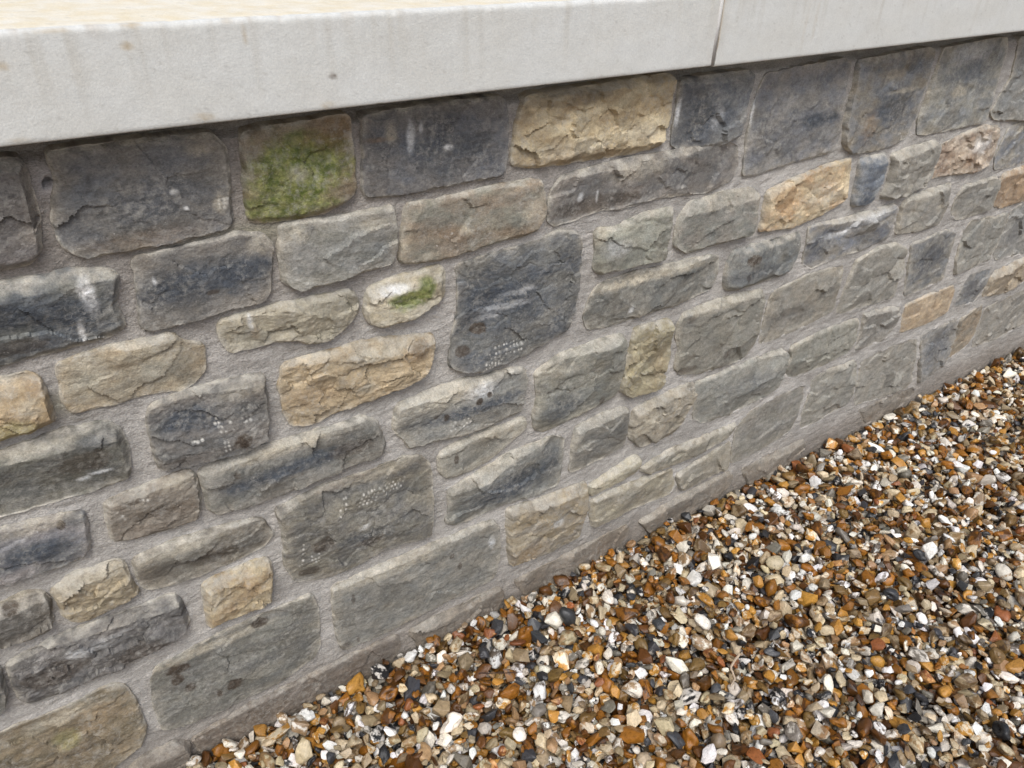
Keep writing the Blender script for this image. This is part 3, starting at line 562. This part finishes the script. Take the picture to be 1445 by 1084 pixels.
    for ids, nx_, base, e in caps:
        for a, b in zip(ids.tolist(), nx_.tolist()):
            faces.append([a, b, base] if e == 0 else [b, a, base])
    # back face
    for k in range(len(xx)-1):
        faces.append([k*n+n-1, (k+1)*n+n-1, (k+1)*n, k*n])
    me.from_pydata(V.tolist(), [], faces)
    bm = bmesh.new(); bm.from_mesh(me); bmesh.ops.recalc_face_normals(bm, faces=bm.faces[:]); bm.to_mesh(me); bm.free()
    at = me.attributes.new('col', 'FLOAT_COLOR', 'POINT'); cc = np.ones((len(V), 4), np.float32); cc[:, :3] = c
    at.data.foreach_set('color', cc.ravel())
    me.polygons.foreach_set('use_smooth', np.ones(len(me.polygons), bool)); me.update()
    me.set_sharp_from_angle(angle=math.radians(50))
    me.materials.append(M_COPE); return me
wchild('coping_stone', coping(-1.08, XJ-0.0045, 41))
wchild('coping_stone', coping(XJ+0.0045, 3.0, 57, drop=0.0015, out=0.0012))
wchild('coping_stone', coping(3.009, 4.52, 63))
for xj in (XJ, 3.0045):
    wchild('coping_joint', box_mesh('coping_joint', xj-0.0044, xj+0.0044, YF+0.0003, YB-0.003, ZB+0.0008, ZT-0.006, M_COPE, (184, 182, 178)))

# ------------------------------------------------------------------ gravel
m, nt, bs = new_mat('flint_pebble')
M_PEB = m
def inst_attr(nm):
    a = nt.nodes.new('ShaderNodeAttribute'); a.attribute_type = 'INSTANCER'; a.attribute_name = nm; return a
tc = nt.nodes.new('ShaderNodeTexCoord'); oi = nt.nodes.new('ShaderNodeObjectInfo')
off = nt.nodes.new('ShaderNodeVectorMath'); off.operation = 'ADD'
rv = nt.nodes.new('ShaderNodeCombineXYZ')
for i in range(3): nt.links.new(math_n(nt, 'MULTIPLY', oi.outputs['Random'], (37.0, 91.0, 53.0)[i]), rv.inputs[i])
nt.links.new(tc.outputs['Object'], off.inputs[0]); nt.links.new(rv.outputs[0], off.inputs[1]); PV = off.outputs[0]
a1, a2, a3 = inst_attr('tone'), inst_attr('tone2'), inst_attr('patch')
nz1 = noise_n(nt, PV, 0.9, 5, 0.62)
msk = nt.nodes.new('ShaderNodeMapRange'); msk.clamp = True
nt.links.new(nz1, msk.inputs[0]); nt.links.new(a3.outputs['Fac'], msk.inputs[1])
nt.links.new(math_n(nt, 'ADD', a3.outputs['Fac'], 0.07), msk.inputs[2])
c = mix_c(nt, 'MIX', msk.outputs[0], a1.outputs['Vector'], a2.outputs['Vector'])
nz2 = noise_n(nt, PV, 3.2, 7, 0.7)
vv = rng_n(nt, nz2, 0.3, 0.7, 0.66, 1.3)
cc = nt.nodes.new('ShaderNodeCombineColor')
for i in range(3): nt.links.new(vv, cc.inputs[i])
c = mix_c(nt, 'MULTIPLY', 1.0, c, cc.outputs[0])
nz3 = noise_n(nt, PV, 5.5, 3, 0.5)
c = mix_c(nt, 'MIX', rng_n(nt, nz3, 0.68, 0.74, 0, 0.6), c, (0.10, 0.065, 0.035, 1))
nt.links.new(c, bs.inputs['Base Color'])
nt.links.new(rng_n(nt, nz2, 0.3, 0.7, 0.20, 0.50), bs.inputs['Roughness']); bs.inputs['Specular IOR Level'].default_value = 0.45
bp = nt.nodes.new('ShaderNodeBump'); bp.inputs['Strength'].default_value = 0.5; bp.inputs['Distance'].default_value = 0.0025
nt.links.new(nz2, bp.inputs['Height']); nt.links.new(bp.outputs[0], bs.inputs['Normal'])

def pebble_mesh(k):
    r = np.random.default_rng(900+k)
    bm = bmesh.new(); bmesh.ops.create_icosphere(bm, subdivisions=3, radius=1.0)
    V = np.array([v.co[:] for v in bm.verts]); V /= np.linalg.norm(V, axis=1)[:, None]
    kind = k % 4                                         # water-worn, two broken flints, conchoidal flake
    if kind in (1, 2):
        bm.free(); bm = bmesh.new()
        n = int(r.integers(11, 20)); Q = r.normal(size=(n, 3)); Q /= np.linalg.norm(Q, axis=1)[:, None]
        Q *= r.uniform(0.72, 1.0, (n, 1)); Q *= (1, 1, 1) if kind == 1 else (1.0, 0.8, 0.9)
        vs = [bm.verts.new(q) for q in Q]
        h_ = bmesh.ops.convex_hull(bm, input=vs)
        loose = [v for v in bm.verts if not v.link_faces]
        bmesh.ops.delete(bm, geom=loose, context='VERTS')
        bmesh.ops.dissolve_limit(bm, angle_limit=math.radians(14), verts=bm.verts[:], edges=bm.edges[:])
        bmesh.ops.bevel(bm, geom=bm.edges[:], offset=0.06, segments=2, profile=0.6, affect='EDGES', clamp_overlap=True)
        bmesh.ops.triangulate(bm, faces=bm.faces[:])
        bmesh.ops.subdivide_edges(bm, edges=[e for e in bm.edges if e.calc_length() > 0.45], cuts=1, use_grid_fill=False)
        bmesh.ops.triangulate(bm, faces=bm.faces[:])
        V = np.array([v.co[:] for v in bm.verts])
        f = r.normal(size=(5, 3))*4.0; ph = r.uniform(0, 6.3, 5)
        V = V*(1+0.022*sum(np.sin(V@f[i]+ph[i]) for i in range(5)))[:, None]
    else:
        npl, lo, hi, p = (10, 0.72, 1.0, 8) if kind == 0 else (9, 0.45, 0.85, 34)
        N = r.normal(size=(npl, 3)); N /= np.linalg.norm(N, axis=1)[:, None]
        dpl = r.uniform(lo, hi, npl)
        dt = np.clip(V@N.T, 1e-3, None)/dpl
        rad = ((dt**p).sum(1)+1.0)**(-1.0/p)
        if kind == 3:
            for q in range(3):
                b = r.normal(size=3); b /= np.linalg.norm(b); rad -= r.uniform(0.2, 0.42)*np.exp(-((1-V@b)/r.uniform(0.1, 0.25))**2)
        f = r.normal(size=(4, 3))*2.2; ph = r.uniform(0, 6.3, 4)
        rad *= 1+0.04*sum(np.sin(V@f[i]+ph[i]) for i in range(4))
        f = r.normal(size=(5, 3))*6; ph = r.uniform(0, 6.3, 5)
        rad *= 1+0.018*sum(np.sin(V@f[i]+ph[i]) for i in range(5))
        V = V*rad[:, None]
    V = V-(V.max(0)+V.min(0))/2; V /= (V.max(0)-V.min(0))/2
    for v, co in zip(bm.verts, V): v.co = co
    me = bpy.data.meshes.new('pebble_shape'); bm.to_mesh(me); bm.free()
    me.polygons.foreach_set('use_smooth', np.ones(len(me.polygons), bool))
    if k % 4 in (1, 2): me.set_sharp_from_angle(angle=math.radians(34))
    me.materials.append(M_PEB); return me
NPROTO = 48
protos = [pebble_mesh(k) for k in range(NPROTO)]

# (weight, tone, second tone, patch chance)
PAL = [(18, (150, 98, 34), (88, 55, 20), .55), (10, (98, 62, 26), (60, 38, 16), .4), (13, (190, 138, 62), (226, 210, 180), .5),
       (15, (208, 190, 156), (160, 130, 90), .55), (17, (236, 227, 210), (158, 130, 96), .5), (11, (250, 247, 241), (110, 98, 86), .45),
       (10, (156, 136, 106), (104, 82, 54), .5), (6, (126, 120, 108), (218, 210, 196), .5), (6, (66, 66, 68), (176, 170, 160), .45),
       (5, (40, 40, 42), (230, 224, 214), .5), (7, (172, 136, 98), (224, 208, 182), .5), (2, (150, 92, 52), (206, 154, 98), .4), (7, (128, 100, 56), (80, 58, 30), .5)]
X0, X1, Y0, Y1 = -0.6, 4.2, -1.38, -0.004
CELL = 0.003; nxh = int((X1-X0)/CELL)+1; nyh = int((0.03-Y0)/CELL)+1
HM = np.zeros((nyh, nxh)); ID = np.full((nyh, nxh), -1, np.int32)
NP = 58000
r = np.random.default_rng(11)
dia = np.clip(np.exp(r.normal(math.log(0.0180), 0.40, NP)), 0.0055, 0.042)
dia[:NP//4] = np.sort(dia[:NP//4])
sx = dia/2*r.uniform(1.0, 1.4, NP); sy = dia/2*r.uniform(0.72, 1.0, NP); sz = dia/2*r.uniform(0.38, 0.85, NP)
rz = r.uniform(0, 2*math.pi, NP); tl = np.clip(r.normal(0, 0.5, (NP, 2)), -1.2, 1.2)
ca = r.uniform(0, 1, (NP, 5, 2))
pos = np.zeros((NP, 3)); R_ = np.sqrt(sx*sy)
cx_ = X0+0.03+ca[:, :, 0]*(X1-X0-0.06); cy_ = Y0+0.03+ca[:, :, 1]*(Y1-Y0-0.03)
for i in range(NP):
    rr = R_[i]; best = None
    k = max(1, int(rr*0.8/CELL))
    for q in range(5):
        xq = cx_[i, q]; yq = min(cy_[i, q], Y1-0.006-rr*0.85)
        a = int((xq-X0)/CELL); b = int((yq-Y0)/CELL)
        hq = HM[b-k:b+k+1:2, a-k:a+k+1:2].mean() if (b-k >= 0 and a-k >= 0) else 9
        if best is None or hq < best[0]: best = (hq, xq, yq, a, b)
    hq, xq, yq, a, b = best
    k2 = int(rr/CELL)+1; b0, b1, a0, a1_ = max(0, b-k2), min(nyh, b+k2+1), max(0, a-k2), min(nxh, a+k2+1)
    yy, xx = np.mgrid[b0:b1, a0:a1_]
    q2 = ((xx-a)**2+(yy-b)**2)*(CELL*CELL)/(rr*rr); ins = q2 < 1
    cap = sz[i]*np.sqrt(np.clip(1-q2, 0, 1))
    sub = HM[b0:b1, a0:a1_]
    need = (sub+cap)[ins]                                # resting height of the centre over the stones below
    zc = np.partition(need, int(len(need)*0.82))[int(len(need)*0.82)] if len(need) else hq
    pos[i] = (xq, yq, zc)
    tp = zc+cap; up = ins & (tp > sub); sub[up] = tp[up]; ID[b0:b1, a0:a1_][up] = i
lvl = float(np.median(HM[60:-40, 60:-60])); pos[:, 2] -= lvl
GZ0 = -lvl                                              # sub-base level

wts = np.array([p[0] for p in PAL], float); pick = r.choice(len(PAL), NP, p=wts/wts.sum())
t1 = np.array([lin(p[1]) for p in PAL])[pick]*0.77; t2 = np.array([lin(p[2]) for p in PAL])[pick]*0.79
var = np.exp(r.normal(0, 0.16, (NP, 1))); t1 = t1*var*np.exp(r.normal(0, 0.015, (NP, 3))); t2 = t2*var
patch = np.where(r.random(NP) < np.array([p[3] for p in PAL])[pick], r.uniform(0.40, 0.58, NP), 0.9)
pid = r.integers(0, NPROTO, NP); pid = np.where((pid % 4 == 0) & (r.random(NP) < 0.75), pid+1+r.integers(0, 3, NP), pid)
rot = np.stack([tl[:, 0], tl[:, 1], rz], 1)

# the 300 pebbles that show largest stand as objects of their own
RMi = np.array(RM).T
pc = (pos-np.array(CAM[:]))@RMi.T
fpx = 27.056/36*1024
px = 512-fpx*pc[:, 0]/pc[:, 2]; py = 384+fpx*pc[:, 1]/pc[:, 2]
inf = (pc[:, 2] < 0) & (px > 4) & (px < 1020) & (py > 0) & (py < 764)
vis = np.bincount(ID[ID >= 0].ravel(), minlength=NP)*CELL*CELL
area = np.where(inf, vis*(fpx/pc[:, 2])**2, 0)
big = np.argsort(-area)[:300]
gravel_sel = np.zeros(NP, bool); gravel_sel[big] = True

# ground sheet under the pebbles, out to the horizon
mg, nt, bs = new_mat('gravel_base')
geo = nt.nodes.new('ShaderNodeNewGeometry')
vo = nt.nodes.new('ShaderNodeTexVoronoi'); vo.inputs['Scale'].default_value = 46; nt.links.new(geo.outputs['Position'], vo.inputs['Vector'])
rp = nt.nodes.new('ShaderNodeValToRGB'); nt.links.new(vo.outputs['Color'], rp.inputs[0]); rp.color_ramp.interpolation = 'CONSTANT'
for i, (p_, cv) in enumerate(((0, (110, 68, 32)), (.3, (170, 150, 120)), (.5, (90, 84, 76)), (.62, (150, 100, 50)), (.8, (205, 196, 178)))):
    e = rp.color_ramp.elements[i] if i < 2 else rp.color_ramp.elements.new(p_)
    e.position = p_; e.color = (*(lin(cv)*0.6), 1)
nt.links.new(rp.outputs[0], bs.inputs['Base Color']); bs.inputs['Roughness'].default_value = 0.85
bp = nt.nodes.new('ShaderNodeBump'); bp.inputs['Distance'].default_value = 0.012; bp.invert = True
nt.links.new(vo.outputs['Distance'], bp.inputs['Height']); nt.links.new(bp.outputs[0], bs.inputs['Normal'])
gsz = 120.0; gz = GZ0-0.002
gme = make_mesh('gravel_ground', [(-gsz, -gsz, gz), (gsz, -gsz, gz), (gsz, gsz, gz), (-gsz, gsz, gz)], [(0, 1, 2, 3)], mg, smooth=False)
ground = link('gravel_ground', gme); ground['kind'] = 'structure'
ground['label'] = 'bed of brown, cream and dark flint gravel at the foot of the wall'; ground['category'] = 'gravel'

for i in big:
    o = link('pebble', protos[pid[i]], ground, tuple(pos[i])); o.rotation_euler = tuple(rot[i]); o.scale = (sx[i], sy[i], sz[i])
    o['tone'] = [float(v) for v in t1[i]]; o['tone2'] = [float(v) for v in t2[i]]; o['patch'] = float(patch[i])

pcol = bpy.data.collections.new('pebble_shapes')
for k, me in enumerate(protos):
    pcol.objects.link(bpy.data.objects.new('pebble_shape_%02d' % k, me))
rest = np.where(~gravel_sel)[0]
pm = bpy.data.meshes.new('loose_gravel'); pm.vertices.add(len(rest)); pm.vertices.foreach_set('co', pos[rest].astype(np.float32).ravel())
def pattr(nm, ty, key, arr):
    a = pm.attributes.new(nm, ty, 'POINT'); a.data.foreach_set(key, np.ascontiguousarray(arr).ravel())
pattr('tone', 'FLOAT_VECTOR', 'vector', t1[rest].astype(np.float32)); pattr('tone2', 'FLOAT_VECTOR', 'vector', t2[rest].astype(np.float32))
pattr('patch', 'FLOAT', 'value', patch[rest].astype(np.float32)); pattr('pid', 'INT', 'value', pid[rest].astype(np.int32))
pattr('rot', 'FLOAT_VECTOR', 'vector', rot[rest].astype(np.float32))
pattr('scl', 'FLOAT_VECTOR', 'vector', np.stack([sx, sy, sz], 1)[rest].astype(np.float32))
pm.update(); pm.materials.append(M_PEB)
go = link('loose_gravel', pm, ground); go['kind'] = 'stuff'
ng = bpy.data.node_groups.new('scatter_pebbles', 'GeometryNodeTree')
ng.interface.new_socket('Geometry', in_out='INPUT', socket_type='NodeSocketGeometry')
ng.interface.new_socket('Geometry', in_out='OUTPUT', socket_type='NodeSocketGeometry')
gi = ng.nodes.new('NodeGroupInput'); gout = ng.nodes.new('NodeGroupOutput')
iop = ng.nodes.new('GeometryNodeInstanceOnPoints'); ci = ng.nodes.new('GeometryNodeCollectionInfo')
ci.inputs['Collection'].default_value = pcol; ci.inputs['Separate Children'].default_value = True; ci.inputs['Reset Children'].default_value = True
def na(nm, ty):
    n = ng.nodes.new('GeometryNodeInputNamedAttribute'); n.data_type = ty; n.inputs['Name'].default_value = nm; return n.outputs['Attribute']
e2r = ng.nodes.new('FunctionNodeEulerToRotation')
ng.links.new(gi.outputs[0], iop.inputs['Points']); ng.links.new(ci.outputs[0], iop.inputs['Instance'])
iop.inputs['Pick Instance'].default_value = True
ng.links.new(na('pid', 'INT'), iop.inputs['Instance Index']); ng.links.new(na('rot', 'FLOAT_VECTOR'), e2r.inputs[0])
ng.links.new(e2r.outputs[0], iop.inputs['Rotation']); ng.links.new(na('scl', 'FLOAT_VECTOR'), iop.inputs['Scale'])
ng.links.new(iop.outputs[0], gout.inputs[0])
md = go.modifiers.new('scatter', 'NODES'); md.node_group = ng

# two twigs caught on the stones
def twig(name, label, P, rad, tone):
    m_, nt_, bs_ = new_mat(name+'_bark'); n_ = noise_n(nt_, nt_.nodes.new('ShaderNodeNewGeometry').outputs['Position'], 300, 4, 0.6)
    cr = nt_.nodes.new('ShaderNodeValToRGB'); nt_.links.new(n_, cr.inputs[0])
    cr.color_ramp.elements[0].color = (*(lin(tone)*0.5), 1); cr.color_ramp.elements[1].color = (*lin(tone), 1)
    nt_.links.new(cr.outputs[0], bs_.inputs['Base Color']); bs_.inputs['Roughness'].default_value = 0.8
    P = np.array(P); pts = []
    for a_, b_ in zip(P[:-1], P[1:]):
        for q in range(5): pts.append(a_+(b_-a_)*q/5+rng.normal(0, 0.0006, 3))
    pts.append(P[-1]); pts = np.array(pts)
    ground_z = [HM[int((p[1]-Y0)/CELL), int((p[0]-X0)/CELL)]-lvl for p in pts]
    pts[:, 2] += max(np.percentile(ground_z, 75), 0)
    V = []; F = []
    for i_, p in enumerate(pts):
        tdir = pts[min(i_+1, len(pts)-1)]-pts[max(i_-1, 0)]; tdir /= np.linalg.norm(tdir)
        s_ = np.cross(tdir, (0, 0, 1)); s_ /= np.linalg.norm(s_); u_ = np.cross(s_, tdir); rr_ = rad*(1-0.5*i_/len(pts))
        for q in range(7):
            an = q*2*math.pi/7; V.append(p+rr_*(math.cos(an)*s_+math.sin(an)*u_))
    for i_ in range(len(pts)-1):
        for q in range(7): F.append((i_*7+q, i_*7+(q+1) % 7, (i_+1)*7+(q+1) % 7, (i_+1)*7+q))
    V = np.array(V); o0 = V.mean(0)
    o = link(name, make_mesh(name, V-o0, F, m_), None, tuple(o0)); o['label'] = label; o['category'] = 'twig'
for a_ in TWIGS: twig(*a_)
